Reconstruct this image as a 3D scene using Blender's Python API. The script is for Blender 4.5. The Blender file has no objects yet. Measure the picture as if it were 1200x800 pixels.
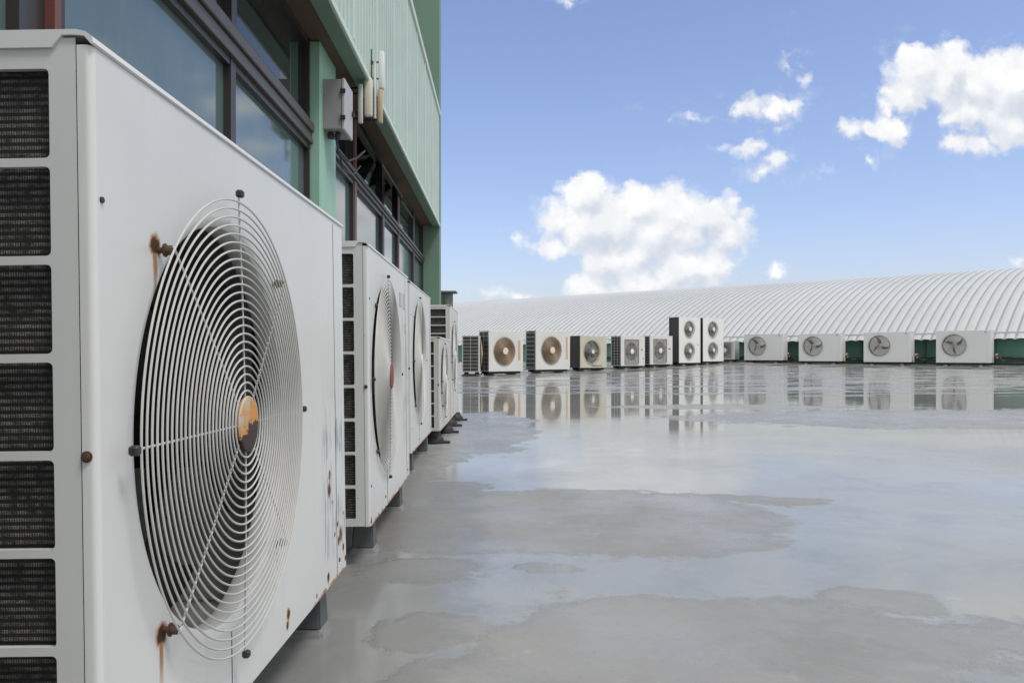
import bpy, bmesh, math, random
from math import sin, cos, pi, radians, sqrt
from mathutils import Vector, Matrix
random.seed(7)
S = bpy.context.scene
COL = S.collection
CAM_H = 0.52

# ------------------------------------------------------------------ materials
MATS = {}
def newmat(name):
    m = bpy.data.materials.new(name); m.use_nodes = True
    nt = m.node_tree; b = nt.nodes['Principled BSDF']
    return m, nt, b
def N(nt, t, **kw):
    n = nt.nodes.new(t)
    for k, v in kw.items():
        if k == 'inp':
            for kk, vv in v.items(): n.inputs[kk].default_value = vv
        else: setattr(n, k, v)
    return n
def math_(nt, op, a, b=None, c=None, clamp=False):
    n = nt.nodes.new('ShaderNodeMath'); n.operation = op; n.use_clamp = clamp
    for i, v in enumerate((a, b, c)):
        if v is None: continue
        if isinstance(v, (int, float)): n.inputs[i].default_value = v
        else: nt.links.new(v, n.inputs[i])
    return n.outputs[0]
def vmath(nt, op, a, b=None, c=None, out=0):
    n = nt.nodes.new('ShaderNodeVectorMath'); n.operation = op
    for i, v in enumerate((a, b, c)):
        if v is None: continue
        if isinstance(v, (tuple, list)): n.inputs[i].default_value = v
        else: nt.links.new(v, n.inputs[i])
    return n.outputs[out]
def mixc(nt, f, a, b, mode='MIX'):
    n = nt.nodes.new('ShaderNodeMix'); n.data_type = 'RGBA'; n.blend_type = mode
    for s, v in ((0, f), (6, a), (7, b)):
        if isinstance(v, (int, float)): n.inputs[s].default_value = v
        elif isinstance(v, (tuple, list)): n.inputs[s].default_value = (*v[:3], 1)
        else: nt.links.new(v, n.inputs[s])
    return n.outputs[2]
def ramp(nt, f, a, b, x=0.0, y=1.0):
    n = nt.nodes.new('ShaderNodeMapRange'); n.interpolation_type = 'SMOOTHSTEP'
    nt.links.new(f, n.inputs[0])
    n.inputs[1].default_value = a; n.inputs[2].default_value = b
    n.inputs[3].default_value = x; n.inputs[4].default_value = y
    return n.outputs[0]
def noise(nt, vec, scale, detail=4, rough=.55, out=0, dist=0.0):
    n = nt.nodes.new('ShaderNodeTexNoise')
    n.inputs['Scale'].default_value = scale; n.inputs['Detail'].default_value = detail
    n.inputs['Roughness'].default_value = rough; n.inputs['Distortion'].default_value = dist
    if vec is not None: nt.links.new(vec, n.inputs['Vector'])
    return n.outputs[out]
def bump(nt, b, h, strength=.2, dist=.002):
    n = nt.nodes.new('ShaderNodeBump'); n.inputs['Strength'].default_value = strength
    n.inputs['Distance'].default_value = dist
    nt.links.new(h, n.inputs['Height']); nt.links.new(n.outputs[0], b.inputs['Normal'])

def simple(name, col, rough=.5, metal=0, var=.12, scale=12, spec=.5, bumpy=0):
    if name in MATS: return MATS[name]
    m, nt, b = newmat(name)
    tc = N(nt, 'ShaderNodeTexCoord')
    f = noise(nt, tc.outputs['Object'], scale, 5, .6)
    c = mixc(nt, f, tuple(v * (1 - var) for v in col), tuple(min(1, v * (1 + var)) for v in col))
    nt.links.new(c, b.inputs['Base Color'])
    b.inputs['Roughness'].default_value = rough; b.inputs['Metallic'].default_value = metal
    b.inputs['Specular IOR Level'].default_value = spec
    if bumpy: bump(nt, b, noise(nt, tc.outputs['Object'], scale * 6, 3), bumpy, .002)
    MATS[name] = m
    return m

RUST_D = (.06, .022, .010); RUST_L = (.36, .16, .05)
def paint(name, col, rough=.38, spots=(), streak=.10, grime=.12, scratch=None, low=0.0):
    """painted sheet steel with age: faint blotches, water streaks, rust marks at given object places
    spots: (x, z, radius, drip length)"""
    if name in MATS: return MATS[name]
    m, nt, b = newmat(name)
    tc = N(nt, 'ShaderNodeTexCoord'); P = tc.outputs['Object']
    big = noise(nt, P, 3.0, 5, .6)
    st = vmath(nt, 'MULTIPLY', P, (38, 38, 1.6)); sn = noise(nt, st, 1.0, 4, .6)
    c = mixc(nt, ramp(nt, big, .35, .75, 0, grime), col, tuple(v * .72 for v in col))
    c = mixc(nt, ramp(nt, sn, .55, .8, 0, streak), c, (col[0] * .62, col[1] * .58, col[2] * .5))
    # tiny chips and specks
    sp = noise(nt, P, 55, 2, .5)
    bigmask = ramp(nt, noise(nt, P, 5, 2), .5, .62)
    chips = math_(nt, 'MULTIPLY', ramp(nt, sp, .73, .76), bigmask)
    c = mixc(nt, math_(nt, 'MULTIPLY', chips, .75), c, (.16, .12, .10))
    sep = N(nt, 'ShaderNodeSeparateXYZ'); nt.links.new(P, sep.inputs[0])
    wob = noise(nt, P, 70, 4, .65); wob2 = noise(nt, P, 24, 3, .6)
    rough_in = None
    tot = None; dark = None
    for (sx, sz, r, drip) in spots:
        dx = math_(nt, 'SUBTRACT', sep.outputs[0], sx); dz = math_(nt, 'SUBTRACT', sep.outputs[2], sz)
        # squash below the spot for the drip
        dist = math_(nt, 'SQRT', math_(nt, 'ADD', math_(nt, 'MULTIPLY', dx, dx), math_(nt, 'MULTIPLY', dz, dz)))
        d1 = math_(nt, 'ADD', math_(nt, 'DIVIDE', dist, r), math_(nt, 'MULTIPLY_ADD', wob, 1.1, -.55))
        a = ramp(nt, d1, 1.0, .55); dk = ramp(nt, d1, .68, .45)
        if drip > 0:
            wx = math_(nt, 'DIVIDE', math_(nt, 'ABSOLUTE', math_(nt, 'ADD', dx, math_(nt, 'MULTIPLY_ADD', wob2, .010, -.005))), r * .40)
            t = math_(nt, 'DIVIDE', math_(nt, 'MULTIPLY', dz, -1.0), drip)
            inz = math_(nt, 'MULTIPLY', ramp(nt, t, 0, .05), ramp(nt, t, 1.0, .25))
            dr = math_(nt, 'MULTIPLY', ramp(nt, wx, 1.0, .35), inz)
            dr = math_(nt, 'MULTIPLY', dr, .95)
            a = math_(nt, 'MAXIMUM', a, dr)
        tot = a if tot is None else math_(nt, 'MAXIMUM', tot, a)
        dark = dk if dark is None else math_(nt, 'MAXIMUM', dark, dk)
    lowx = None
    if isinstance(low, tuple): low, lowx = low
    if low > 0:   # rusty lower edge
        e = math_(nt, 'ADD', math_(nt, 'DIVIDE', sep.outputs[2], low), math_(nt, 'MULTIPLY_ADD', noise(nt, P, 18, 4, .7), 5.0, -2.4))
        a = ramp(nt, e, .75, .35, 0, .9)
        if lowx is not None: a = math_(nt, 'MULTIPLY', a, ramp(nt, sep.outputs[0], lowx, lowx + .1))
        tot = a if tot is None else math_(nt, 'MAXIMUM', tot, a)
    if tot is not None:
        rc = mixc(nt, wob2, (.22, .085, .028), (.46, .22, .08))
        c = mixc(nt, tot, c, rc)
        if dark is not None: c = mixc(nt, dark, c, RUST_D)
        rough_in = tot
    if scratch:   # vertical scuffed patch of many fine scratches
        x0, x1, z0, z1, amt = scratch
        inx = math_(nt, 'MULTIPLY', ramp(nt, sep.outputs[0], x0, x0 + .03), ramp(nt, sep.outputs[0], x1, x1 - .01))
        inz = math_(nt, 'MULTIPLY', ramp(nt, sep.outputs[2], z0, z0 + .05), ramp(nt, sep.outputs[2], z1, z1 - .1))
        scn = math_(nt, 'ADD', noise(nt, vmath(nt, 'MULTIPLY', P, (150, 150, 6)), 1, 3, .6), math_(nt, 'MULTIPLY_ADD', noise(nt, P, 14, 2), .5, -.25))
        s = math_(nt, 'MULTIPLY', math_(nt, 'MULTIPLY', inx, inz), ramp(nt, scn, .54, .60, 0, amt))
        c = mixc(nt, s, c, (.30, .31, .36))
    nt.links.new(c, b.inputs['Base Color'])
    rr = math_(nt, 'MULTIPLY_ADD', big, .12, rough - .06)
    if rough_in is not None: rr = math_(nt, 'MULTIPLY_ADD', rough_in, .45, rr, clamp=True)
    nt.links.new(rr, b.inputs['Roughness'])
    bump(nt, b, noise(nt, P, 4.5, 3, .5), .12, .006)
    MATS[name] = m
    return m

def fin_mat():
    if 'coil' in MATS: return MATS['coil']
    m, nt, b = newmat('coil_fins')
    tc = N(nt, 'ShaderNodeTexCoord'); P = tc.outputs['Object']
    sep = N(nt, 'ShaderNodeSeparateXYZ'); nt.links.new(P, sep.inputs[0])
    tz = math_(nt, 'ABSOLUTE', math_(nt, 'SINE', math_(nt, 'MULTIPLY', sep.outputs[2], pi / .0062)))
    ty = math_(nt, 'ABSOLUTE', math_(nt, 'SINE', math_(nt, 'MULTIPLY', math_(nt, 'ADD', sep.outputs[1], sep.outputs[0]), pi / .0021)))
    nn = noise(nt, P, 90, 4, .7)
    v = math_(nt, 'MULTIPLY', ramp(nt, tz, .45, .95), math_(nt, 'MULTIPLY_ADD', ramp(nt, ty, .2, .9), .7, .3))
    v = math_(nt, 'MULTIPLY', v, ramp(nt, nn, .3, .7))
    c = mixc(nt, v, (.012, .011, .010), (.20, .19, .18))
    nt.links.new(c, b.inputs['Base Color']); b.inputs['Roughness'].default_value = .65
    bump(nt, b, v, .6, .003)
    MATS['coil'] = m
    return m

def glass_mat(name, col, ior=1.9, r0=.015):
    if name in MATS: return MATS[name]
    m, nt, b = newmat(name)
    tc = N(nt, 'ShaderNodeTexCoord'); P = tc.outputs['Object']
    dirt = noise(nt, vmath(nt, 'MULTIPLY', P, (3, 3, 1)), 2.0, 5, .6)
    nt.links.new(mixc(nt, dirt, col, tuple(v * 1.7 for v in col)), b.inputs['Base Color'])
    nt.links.new(math_(nt, 'MULTIPLY_ADD', dirt, .05, r0), b.inputs['Roughness'])
    b.inputs['IOR'].default_value = ior
    bump(nt, b, noise(nt, P, .9, 1), .04, .03)
    MATS[name] = m
    return m

def hub_rust_mat():
    m, nt, b = newmat('flaking_rusty_disc')
    tc = N(nt, 'ShaderNodeTexCoord'); P = tc.outputs['Object']
    sep = N(nt, 'ShaderNodeSeparateXYZ'); nt.links.new(P, sep.inputs[0])
    n1 = noise(nt, P, 45, 5, .65); n2 = noise(nt, P, 22, 4, .6); n3 = noise(nt, P, 120, 3)
    z = math_(nt, 'DIVIDE', sep.outputs[2], .033)
    up = math_(nt, 'ADD', math_(nt, 'MULTIPLY_ADD', math_(nt, 'DIVIDE', sep.outputs[0], .033), -.45, z), math_(nt, 'MULTIPLY_ADD', n1, 2.2, -1.1))
    paintmask = ramp(nt, up, -.16, -.06)
    or_ = mixc(nt, ramp(nt, n2, .4, .6), (.50, .42, .33), (.58, .27, .07))
    or_ = mixc(nt, ramp(nt, n3, .62, .68), or_, (.30, .12, .04))
    c = mixc(nt, paintmask, (.045, .022, .020), or_)
    nt.links.new(c, b.inputs['Base Color']); b.inputs['Roughness'].default_value = .6
    bump(nt, b, math_(nt, 'ADD', paintmask, math_(nt, 'MULTIPLY', n3, .4)), .5, .001)
    return m

# ------------------------------------------------------------------ mesh builder
class MB:
    def __init__(s): s.v = []; s.f = []
    def vert(s, p): s.v.append(tuple(p)); return len(s.v) - 1
    def add(s, vs, fs):
        o = len(s.v); s.v += [tuple(p) for p in vs]; s.f += [tuple(i + o for i in f) for f in fs]
    def quad(s, a, b, c, d): s.add((a, b, c, d), ((0, 1, 2, 3),))
    def bm(s, bm, mtx=None):
        if mtx is not None: bm.transform(mtx)
        bm.verts.index_update()
        s.add([v.co.copy() for v in bm.verts], [[v.index for v in f.verts] for f in bm.faces]); bm.free()
    def box(s, x0, x1, y0, y1, z0, z1, bev=0, seg=1):
        b = bmesh.new(); bmesh.ops.create_cube(b, size=1)
        b.transform(Matrix.Translation(((x0 + x1) / 2, (y0 + y1) / 2, (z0 + z1) / 2)) @ Matrix.Diagonal((abs(x1 - x0), abs(y1 - y0), abs(z1 - z0), 1)))
        if bev: bmesh.ops.bevel(b, geom=list(b.edges), offset=bev, segments=seg, affect='EDGES', profile=.5)
        s.bm(b); return s
    def tube(s, pts, r, n=6, closed=False, caps=True):
        pts = [Vector(p) for p in pts]; k = len(pts); rings = []
        up = None
        for i, p in enumerate(pts):
            a = pts[(i - 1) % k] if (closed or i > 0) else p
            c = pts[(i + 1) % k] if (closed or i < k - 1) else p
            t = (c - a).normalized()
            if up is None:
                up = Vector((0, 0, 1)) if abs(t.z) < .9 else Vector((1, 0, 0))
            u = t.cross(up)
            if u.length < 1e-5: u = t.cross(Vector((1, 0, 0)))
            u.normalize(); w = u.cross(t).normalized(); up = w
            rr = r[i] if isinstance(r, (list, tuple)) else r
            rings.append([p + (u * cos(2 * pi * j / n) + w * sin(2 * pi * j / n)) * rr for j in range(n)])
        o = len(s.v)
        for R in rings: s.v += [tuple(q) for q in R]
        for i in range(k if closed else k - 1):
            i2 = (i + 1) % k
            for j in range(n):
                j2 = (j + 1) % n
                s.f.append((o + i * n + j, o + i * n + j2, o + i2 * n + j2, o + i2 * n + j))
        if caps and not closed:
            s.f.append(tuple(o + j for j in reversed(range(n)))); s.f.append(tuple(o + (k - 1) * n + j for j in range(n)))
        return s
    def lathe(s, prof, n=24, axis='y', c=(0, 0, 0)):
        """profile of (radius, along axis); axis y: discs face -y"""
        o = len(s.v)
        for (r, a) in prof:
            for j in range(n):
                t = 2 * pi * j / n
                if axis == 'y': s.v.append((c[0] + r * cos(t), c[1] + a, c[2] + r * sin(t)))
                elif axis == 'z': s.v.append((c[0] + r * cos(t), c[1] + r * sin(t), c[2] + a))
                else: s.v.append((c[0] + a, c[1] + r * cos(t), c[2] + r * sin(t)))
        for i in range(len(prof) - 1):
            for j in range(n):
                j2 = (j + 1) % n
                s.f.append((o + i * n + j, o + i * n + j2, o + (i + 1) * n + j2, o + (i + 1) * n + j))
        s.f.append(tuple(o + j for j in range(n))); s.f.append(tuple(o + (len(prof) - 1) * n + j for j in range(n)))
        return s
    def extrude_x(s, prof, x0, x1, caps=True):
        k = len(prof); o = len(s.v)
        s.v += [(x0, y, z) for y, z in prof] + [(x1, y, z) for y, z in prof]
        for i in range(k):
            j = (i + 1) % k; s.f.append((o + i, o + j, o + k + j, o + k + i))
        if caps:
            s.f.append(tuple(o + i for i in reversed(range(k)))); s.f.append(tuple(o + k + i for i in range(k)))
        return s
    def build(s, name, mat, parent=None, ang=35, fix=True):
        me = bpy.data.meshes.new(name); me.from_pydata(s.v, [], s.f); me.update()
        b = bmesh.new(); b.from_mesh(me)
        bmesh.ops.remove_doubles(b, verts=list(b.verts), dist=1e-6)
        if fix: bmesh.ops.recalc_face_normals(b, faces=list(b.faces))
        for f in b.faces: f.smooth = True
        for e in b.edges:
            if len(e.link_faces) == 2:
                e.smooth = e.calc_face_angle(0) < radians(ang)
            else: e.smooth = False
        b.to_mesh(me); b.free()
        me.materials.append(mat)
        o = bpy.data.objects.new(name, me); COL.objects.link(o)
        if parent is not None: o.parent = parent
        return o

def tag(o, label=None, cat=None, group=None, kind=None):
    if label: o['label'] = label
    if cat: o['category'] = cat
    if group: o['group'] = group
    if kind: o['kind'] = kind
    return o
def thing(name, label, cat, loc=(0, 0, 0), rot=(0, 0, 0), group=None):
    o = bpy.data.objects.new(name, None); COL.objects.link(o)
    o.empty_display_size = .1
    o.location = loc; o.rotation_euler = rot
    return tag(o, label, cat, group)

# ------------------------------------------------------------------ roof deck height
def rise(x, y):
    yy = min(max(y, 7), 23.5) - 7
    xx = min(max(x, 0), 11.5)
    k = min(1, max(0, (y - 7) / 8))
    return .0012 * yy * yy + .001 * xx * xx * k

# ------------------------------------------------------------------ condenser units
def holed_front(mb, x0, x1, z0, z1, cx, cz, r, seg):
    angs = [2 * pi * i / seg for i in range(seg)]
    for px, pz in ((x0, z0), (x1, z0), (x1, z1), (x0, z1)): angs.append(math.atan2(pz - cz, px - cx) % (2 * pi))
    angs = sorted(set(round(a, 6) for a in angs))
    def outer(a):
        dx, dz = cos(a), sin(a); t = 1e9
        if dx > 1e-9: t = min(t, (x1 - cx) / dx)
        if dx < -1e-9: t = min(t, (x0 - cx) / dx)
        if dz > 1e-9: t = min(t, (z1 - cz) / dz)
        if dz < -1e-9: t = min(t, (z0 - cz) / dz)
        return (cx + dx * t, 0, cz + dz * t)
    prof = [(r + .014, 0), (r + .006, .0012), (r + .0015, .005), (r, .011), (r, .026), (r + .005, .034)]
    n = len(angs); rows = [[outer(a) for a in angs]]
    for (rr, yy) in prof: rows.append([(cx + rr * cos(a), yy, cz + rr * sin(a)) for a in angs])
    vs = [p for R in rows for p in R]; fs = []
    for i in range(len(rows) - 1):
        for j in range(n):
            j2 = (j + 1) % n; fs.append((i * n + j, i * n + j2, (i + 1) * n + j2, (i + 1) * n + j))
    mb.add(vs, fs)

def rounded_rect(a0, a1, b0, b1, r, k=3):
    pts = []
    for (ca, cb, t0) in ((a1 - r, b0 + r, -pi / 2), (a1 - r, b1 - r, 0), (a0 + r, b1 - r, pi / 2), (a0 + r, b0 + r, pi)):
        for i in range(k + 1):
            t = t0 + pi / 2 * i / k; pts.append((ca + r * cos(t), cb + r * sin(t)))
    return pts
def holed_plate(mb, cells, to3, lip, r=.004, k=3):
    """cells: (outer a0,a1,b0,b1, inner a0,a1,b0,b1); to3(a, b, depth) -> point"""
    for (A0, A1, B0, B1, a0, a1, b0, b1) in cells:
        inn = rounded_rect(a0, a1, b0, b1, r, k); m = len(inn); outp = []
        for idx, (a, b) in enumerate(inn):
            c = idx // (k + 1); i = idx % (k + 1)
            ca = A1 if c in (0, 1) else A0; cb = B0 if c in (0, 3) else B1
            first_b = c in (0, 2)   # first arc point lies on a horizontal side
            if i == 0: p = (a, cb) if first_b else (ca, b)
            elif i == k: p = (ca, b) if first_b else (a, cb)
            else: p = (ca, cb)
            outp.append(p)
        vs = [to3(a, b, 0) for a, b in outp] + [to3(a, b, 0) for a, b in inn] + [to3(a, b, lip) for a, b in inn]
        fs = []
        for j in range(m):
            j2 = (j + 1) % m
            if outp[j] == outp[j2]: fs.append((j, m + j2, m + j))
            else: fs.append((j, j2, m + j2, m + j))
            fs.append((m + j, m + j2, 2 * m + j2, 2 * m + j))
        mb.add(vs, fs)

def fan_blades(mb, cx, cz, r, y, depth, nb, rot, sweep=.5, frac=.62):
    for k in range(nb):
        base = rot + 2 * pi * k / nb; nr, na = 7, 9; vs = []; vb = []
        for i in range(nr):
            q = i / (nr - 1); rr = r * (.20 + .77 * q)
            span = 2 * pi / nb * frac * (.62 + .5 * q)
            for j in range(na):
                t = j / (na - 1)
                a = base + sweep * q * q + span * (t - .5)
                yy = y + depth * (t - .5) * (1.15 - .35 * q) + .12 * depth * sin(pi * t)
                p = (cx + rr * cos(a), yy, cz + rr * sin(a)); vs.append(p); vb.append((p[0], yy + .004, p[2]))
        fs = []; T = nr * na
        for i in range(nr - 1):
            for j in range(na - 1):
                q = (i * na + j, i * na + j + 1, (i + 1) * na + j + 1, (i + 1) * na + j)
                fs.append(q); fs.append(tuple(T + z for z in reversed(q)))
        ed = [i * na for i in range(nr)] + [(nr - 1) * na + j for j in range(1, na)] + [i * na + na - 1 for i in reversed(range(nr - 1))] + [j for j in reversed(range(1, na - 1))]
        for a_, b_ in zip(ed, ed[1:] + ed[:1]): fs.append((a_, T + a_, T + b_, b_))
        mb.add(vs + vb, fs)

def guard(root, cx, cz, R, p, rings, seg, wr, mats, hub_r, bolts=None, sides=6, dome=.004, rough_ends=True):
    """a wire fan guard with its own hub disc; origin at the hub"""
    mb = MB(); r0 = hub_r * 1.18
    for i in range(rings):
        q = i / (rings - 1); rr = r0 + (R - r0) * q
        yy = -p - dome * (1 - q * q)
        if wr: mb.tube([(rr * cos(2 * pi * j / seg), yy, rr * sin(2 * pi * j / seg)) for j in range(seg)], wr, sides, closed=True)
    for k in range(8):
        a = pi / 4 * k; ca, sa = cos(a), sin(a)
        pts = [(hub_r * .7 * ca, -p - dome + wr * 1.6, hub_r * .7 * sa), (R * .6 * ca, -p - dome * .64 + wr * 1.7, R * .6 * sa), (R * ca, -p + wr * 1.7, R * sa)]
        if k % 2 == 0: pts.append(((R + .012) * ca, -p + wr * 1.7, (R + .012) * sa))
        mb.tube(pts, wr * 1.05, sides)
    g = mb.build('fan_guard', mats['guard'], root); g.location = (cx, 0, cz)
    h = MB(); yb = -p - dome - wr
    h.lathe([(hub_r * .96, yb + .003), (hub_r, yb), (hub_r * .97, yb - .002), (hub_r * .6, yb - .003), (.001, yb - .0032)], 32 if seg > 40 else 14)
    h.build('hub_disc', mats['hub'], g)
    return g

def condenser(name, label, cat, W, H, D, fans, mats, loc, rot, group, lod=0, rows=8, cols=2, side='grid', feet=False,
              p=.02, rings=24, wr=.0012, blade=(3, .3), seam=True, square=False, rfeet=False, stickers=(), bolts=True, handle=False, fan_back=None):
    """origin: bottom of the front panel's middle. local -y is the front, x along the front, left side (-x) carries the coil"""
    root = thing(name, label, cat, loc, rot, group)
    x0, x1 = -W / 2, W / 2; seg = 112 if lod == 0 else (56 if lod == 1 else 28)
    top = H - .012; rc = .006
    # front panel with rolled-in fan openings
    mb = MB(); zs = [0]
    for i in range(len(fans) - 1): zs.append((fans[i][1] + fans[i + 1][1]) / 2)
    zs.append(top)
    for i, (fx, fz, fr, gr) in enumerate(fans): holed_front(mb, x0 + rc, x1 - rc, zs[i], zs[i + 1], fx, fz, fr, seg)
    for sgn in (-1, 1):
        arc = [(sgn * (W / 2 - rc + rc * sin(t)), rc - rc * cos(t)) for t in [pi / 2 * i / 4 for i in range(5)]] + [(sgn * W / 2, .0125), (sgn * (W / 2 - .003), .0130)]
        for (a, b), (c, d) in zip(arc, arc[1:]): mb.quad((a, b, 0), (c, d, 0), (c, d, top), (a, b, top))
    mb.quad((x0 + rc, 0, 0), (x1 - rc, 0, 0), (x1 - rc, .02, 0), (x0 + rc, .02, 0))
    mb.quad((x0 + rc, 0, top), (x1 - rc, 0, top), (x1 - rc, .02, top), (x0 + rc, .02, top))
    mb.build('front_panel', mats['front'], root)
    # cabinet: right side, back frame, base pan
    cb = MB()
    cb.box(x1 - .004, x1 - .001, .0135, D, .002, H - .006, 0)
    cb.box(x0 + .02, x1 - .02, .014, D - .004, .001, .018, 0)
    cb.box(x1 - .30 * W, x1 - .30 * W + .003, .09, D - .01, .02, H - .02)     # inner partition
    cb.box(x1 - .30 * W, x1 - .005, D - .004, D - .001, .002, H - .006)
    cb.build('cabinet', mats['side'], root)
    # top cover, rolled over the front edge, with a cut-back skirt at the corner
    tp = [(D + .003, H - .0145), (D + .003, H - .001), (D + .001, H), (.012, H), (.004, H - .0018), (-.0012, H - .006), (-.0025, H - .011), (-.0008, H - .0125), (.005, H - .0055), (.014, H - .0045), (.0235, H - .0045), (.032, H - .0145)]
    MB().extrude_x(tp, x0 - .0022, x1 + .0022).build('top_cover', mats['top'], root, ang=40)
    # coil
    fm = fin_mat()
    c = MB(); c.box(x0 + .012, x0 + .035, .03, D - .004, .02, H - .02); c.box(x0 + .036, x1 - .31 * W, D - .03, D - .006, .02, H - .02)
    c.build('coil', fm, root)
    # side with openings
    if side == 'grid':
        s = MB(); zt = H - .031; zb = .019; pitch = (zt - zb + .007) / rows; hgt = pitch - .0072
        ya, yb = .036, D - .022; pw = (yb - ya + .008) / cols; cells = []
        for i in range(rows):
            b1 = zt - pitch * i; b0 = b1 - hgt
            B1 = H - .006 if i == 0 else b1 + .0036; B0 = .001 if i == rows - 1 else b0 - .0036
            for j in range(cols):
                a0 = ya + pw * j; a1 = a0 + pw - .008
                A0 = .0135 if j == 0 else a0 - .004; A1 = D if j == cols - 1 else a1 + .004
                cells.append((A0, A1, B0, B1, a0, a1, b0, b1))
        holed_plate(s, cells, lambda a, b, d: (x0 + .0006 + d, a, b), .006, .004 if lod == 0 else .003, 3 if lod < 2 else 2)
        s.build('side_grille', mats['side'], root)
    elif side == 'bars':
        s = MB(); s.box(x0 + .001, x0 + .006, .0135, .034, .002, H - .016); s.box(x0 + .001, x0 + .006, D - .02, D, .002, H - .016)
        for i in range(rows): z = .05 + (H - .1) * i / (rows - 1); s.box(x0 + .001, x0 + .005, .034, D - .02, z - .006, z + .006)
        s.build('side_grille', mats['side'], root)
    else:
        s = MB(); s.box(x0 + .001, x0 + .006, .0135, .03, .002, H - .016); s.box(x0 + .001, x0 + .006, D - .02, D, .002, H - .016)
        s.box(x0 + .001, x0 + .006, .03, D - .02, .002, .02); s.box(x0 + .001, x0 + .006, .03, D - .02, H - .035, H - .016)
        s.build('side_frame', mats['side'], root)
    # fans
    for (fx, fz, fr, gr) in fans:
        f = MB(); fan_blades(f, fx, fz, fr * .97, .062 if lod < 2 else .048, .05 if lod == 0 else .06, blade[0], blade[1], frac=blade[2] if len(blade) > 2 else .62)
        f.lathe([(fr * .22, .11), (fr * .22, .042), (fr * .19, .034), (.001, .032)], 24, c=(fx, 0, fz))
        f.build('fan', mats['blade'], root)
        if square:
            g = MB(); hw, hh = gr
            n = 20
            for i in range(n): z = -hh + 2 * hh * i / (n - 1); g.tube([(-hw, -p, z), (hw, -p, z)], wr, 4)
            for sx in (-1, 1): g.box(sx * hw - .008, sx * hw + .008, -p - .004, -.0012, -hh - .008, hh + .008)
            for sz in (-1, 1): g.box(-hw + .009, hw - .009, -p - .0045, -.0012, sz * hh - .008, sz * hh + .008)
            for x in (-hw / 2, hw / 2): g.tube([(x, -p + .004, -hh), (x, -p + .004, hh)], wr, 4)
            gg = g.build('fan_guard', mats['guard'], root); gg.location = (fx, 0, fz)
            h = MB(); h.lathe([(.065, -p + .001), (.065, -p - .006), (.04, -p - .011), (.001, -p - .012)], 16); h.build('hub_disc', mats['hub'], gg)
        else:
            guard(root, fx, fz, gr, p, rings, seg, wr, mats, .0335 if lod < 2 else mats.get('hubr', .05), sides=6 if lod == 0 else 4, dome=.004 if lod < 2 else .02)
        if bolts and lod < 2:
            for k in range(4):
                a = pi / 4 + pi / 2 * k; bx, bz = fx + gr * .985 * cos(a), fz + gr * .985 * sin(a)
                b = MB(); y1 = -p * .6
                b.lathe([(.003, 0), (.003, y1 + .005), (.0066, y1 + .005), (.0068, y1 + .0036), (.0048, y1 + .0035), (.0048, y1 - .0025), (.004, y1 - .0033), (.001, y1 - .0033)], 12, c=(bx, 0, bz))
                b.build('bolt', mats['bolt'], root)
            for k in range(4):
                a = pi / 2 * k; bx, bz = fx + (gr + .011) * cos(a), fz + (gr + .011) * sin(a)
                MB().box(bx - .0045, bx + .0045, -p - .004, -p + .005, bz - .0045, bz + .0045, .002).build('clip', mats['clip'], root)
    if lod < 2:
        b = MB(); b.lathe([(.0048, 0), (.0048, -.001), (.0034, -.0011), (.0032, -.003), (.001, -.0034)], 12, axis='x', c=(x0, .0085, .49 * H)); b.build('bolt', mats['bolt'], root)
        for zz in (.14, .80):
            b = MB(); b.lathe([(.0028, 0), (.0026, -.0018), (.001, -.002)], 10, c=(x0 + .012, 0, zz * H)); b.build('screw', mats['clip'], root)
        for xx in (.30, .93):
            b = MB(); b.lathe([(.004, 0), (.0035, -.002), (.001, -.0024)], 10, c=(x0 + xx * W, 0, .03)); b.build('screw', mats['bolt'], root)
    if seam:
        fx, fz, fr, gr = fans[0]
        MB().box(fx - .0006, fx + .0006, -.0006, .001, .004, fz - fr - .016).build('panel_seam', mats['dark'], root)
        MB().box(x1 - .085, x1 - .084, -.0006, .001, .004, top - .006).build('panel_seam', mats['dark'], root)
    for (sx, sz, sw, sh, mat) in stickers:
        MB().box(sx - sw / 2, sx + sw / 2, -.0018, -.0003, sz - sh / 2, sz + sh / 2).build('sticker', mat, root)
    if handle:
        MB().box(x1 - .012, x1 + .006, .10, .20, H * .62, H * .68, .003).build('handle', mats['clip'], root)
    if feet:
        for fx in (x0 + .18 * W, x1 - .18 * W):
            MB().box(fx - .035, fx + .035, -.02, D + .02, -.082, -.0505, .006).build('foot', simple('grey_block', (.25, .25, .25), .6), root)
        for ry in (.05, D - .09): MB().box(x0 + .03, x1 - .03, ry, ry + .05, -.050, -.001, .003).build('gap_shade_bar', mats['foot'], root)  # black bars added in place of the shaded gap under the unit
    return root

dark = simple('dark_gap', (.03, .03, .03), .7)
rubber = simple('black_rubber', (.02, .02, .021), .6)
clipm = simple('black_clip', (.025, .025, .027), .45)
rustbolt = simple('rusty_bolt', (.11, .065, .045), .55, .4, var=.5, scale=160)
blackblade = simple('black_fan_plastic', (.010, .010, .011), .75, spec=.15)
wire = simple('white_coated_wire', (.52, .52, .50), .38, var=.15, scale=30)
tanwire = simple('tan_wire', (.30, .22, .15), .5)
greywire = simple('grey_wire', (.34, .33, .31), .45)
hubpale = simple('pale_hub', (.72, .64, .54), .5)
hubwhite = simple('white_hub', (.75, .75, .73), .45)
hubrust = hub_rust_mat()
redhub = simple('red_rust_hub', (.22, .05, .035), .55, var=.5, scale=40)
WHITE = (.66, .67, .665)
side_w = paint('aged_white_side', (.60, .61, .605), .42)
top_w = paint('aged_white_top', (.64, .645, .64), .38)

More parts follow.
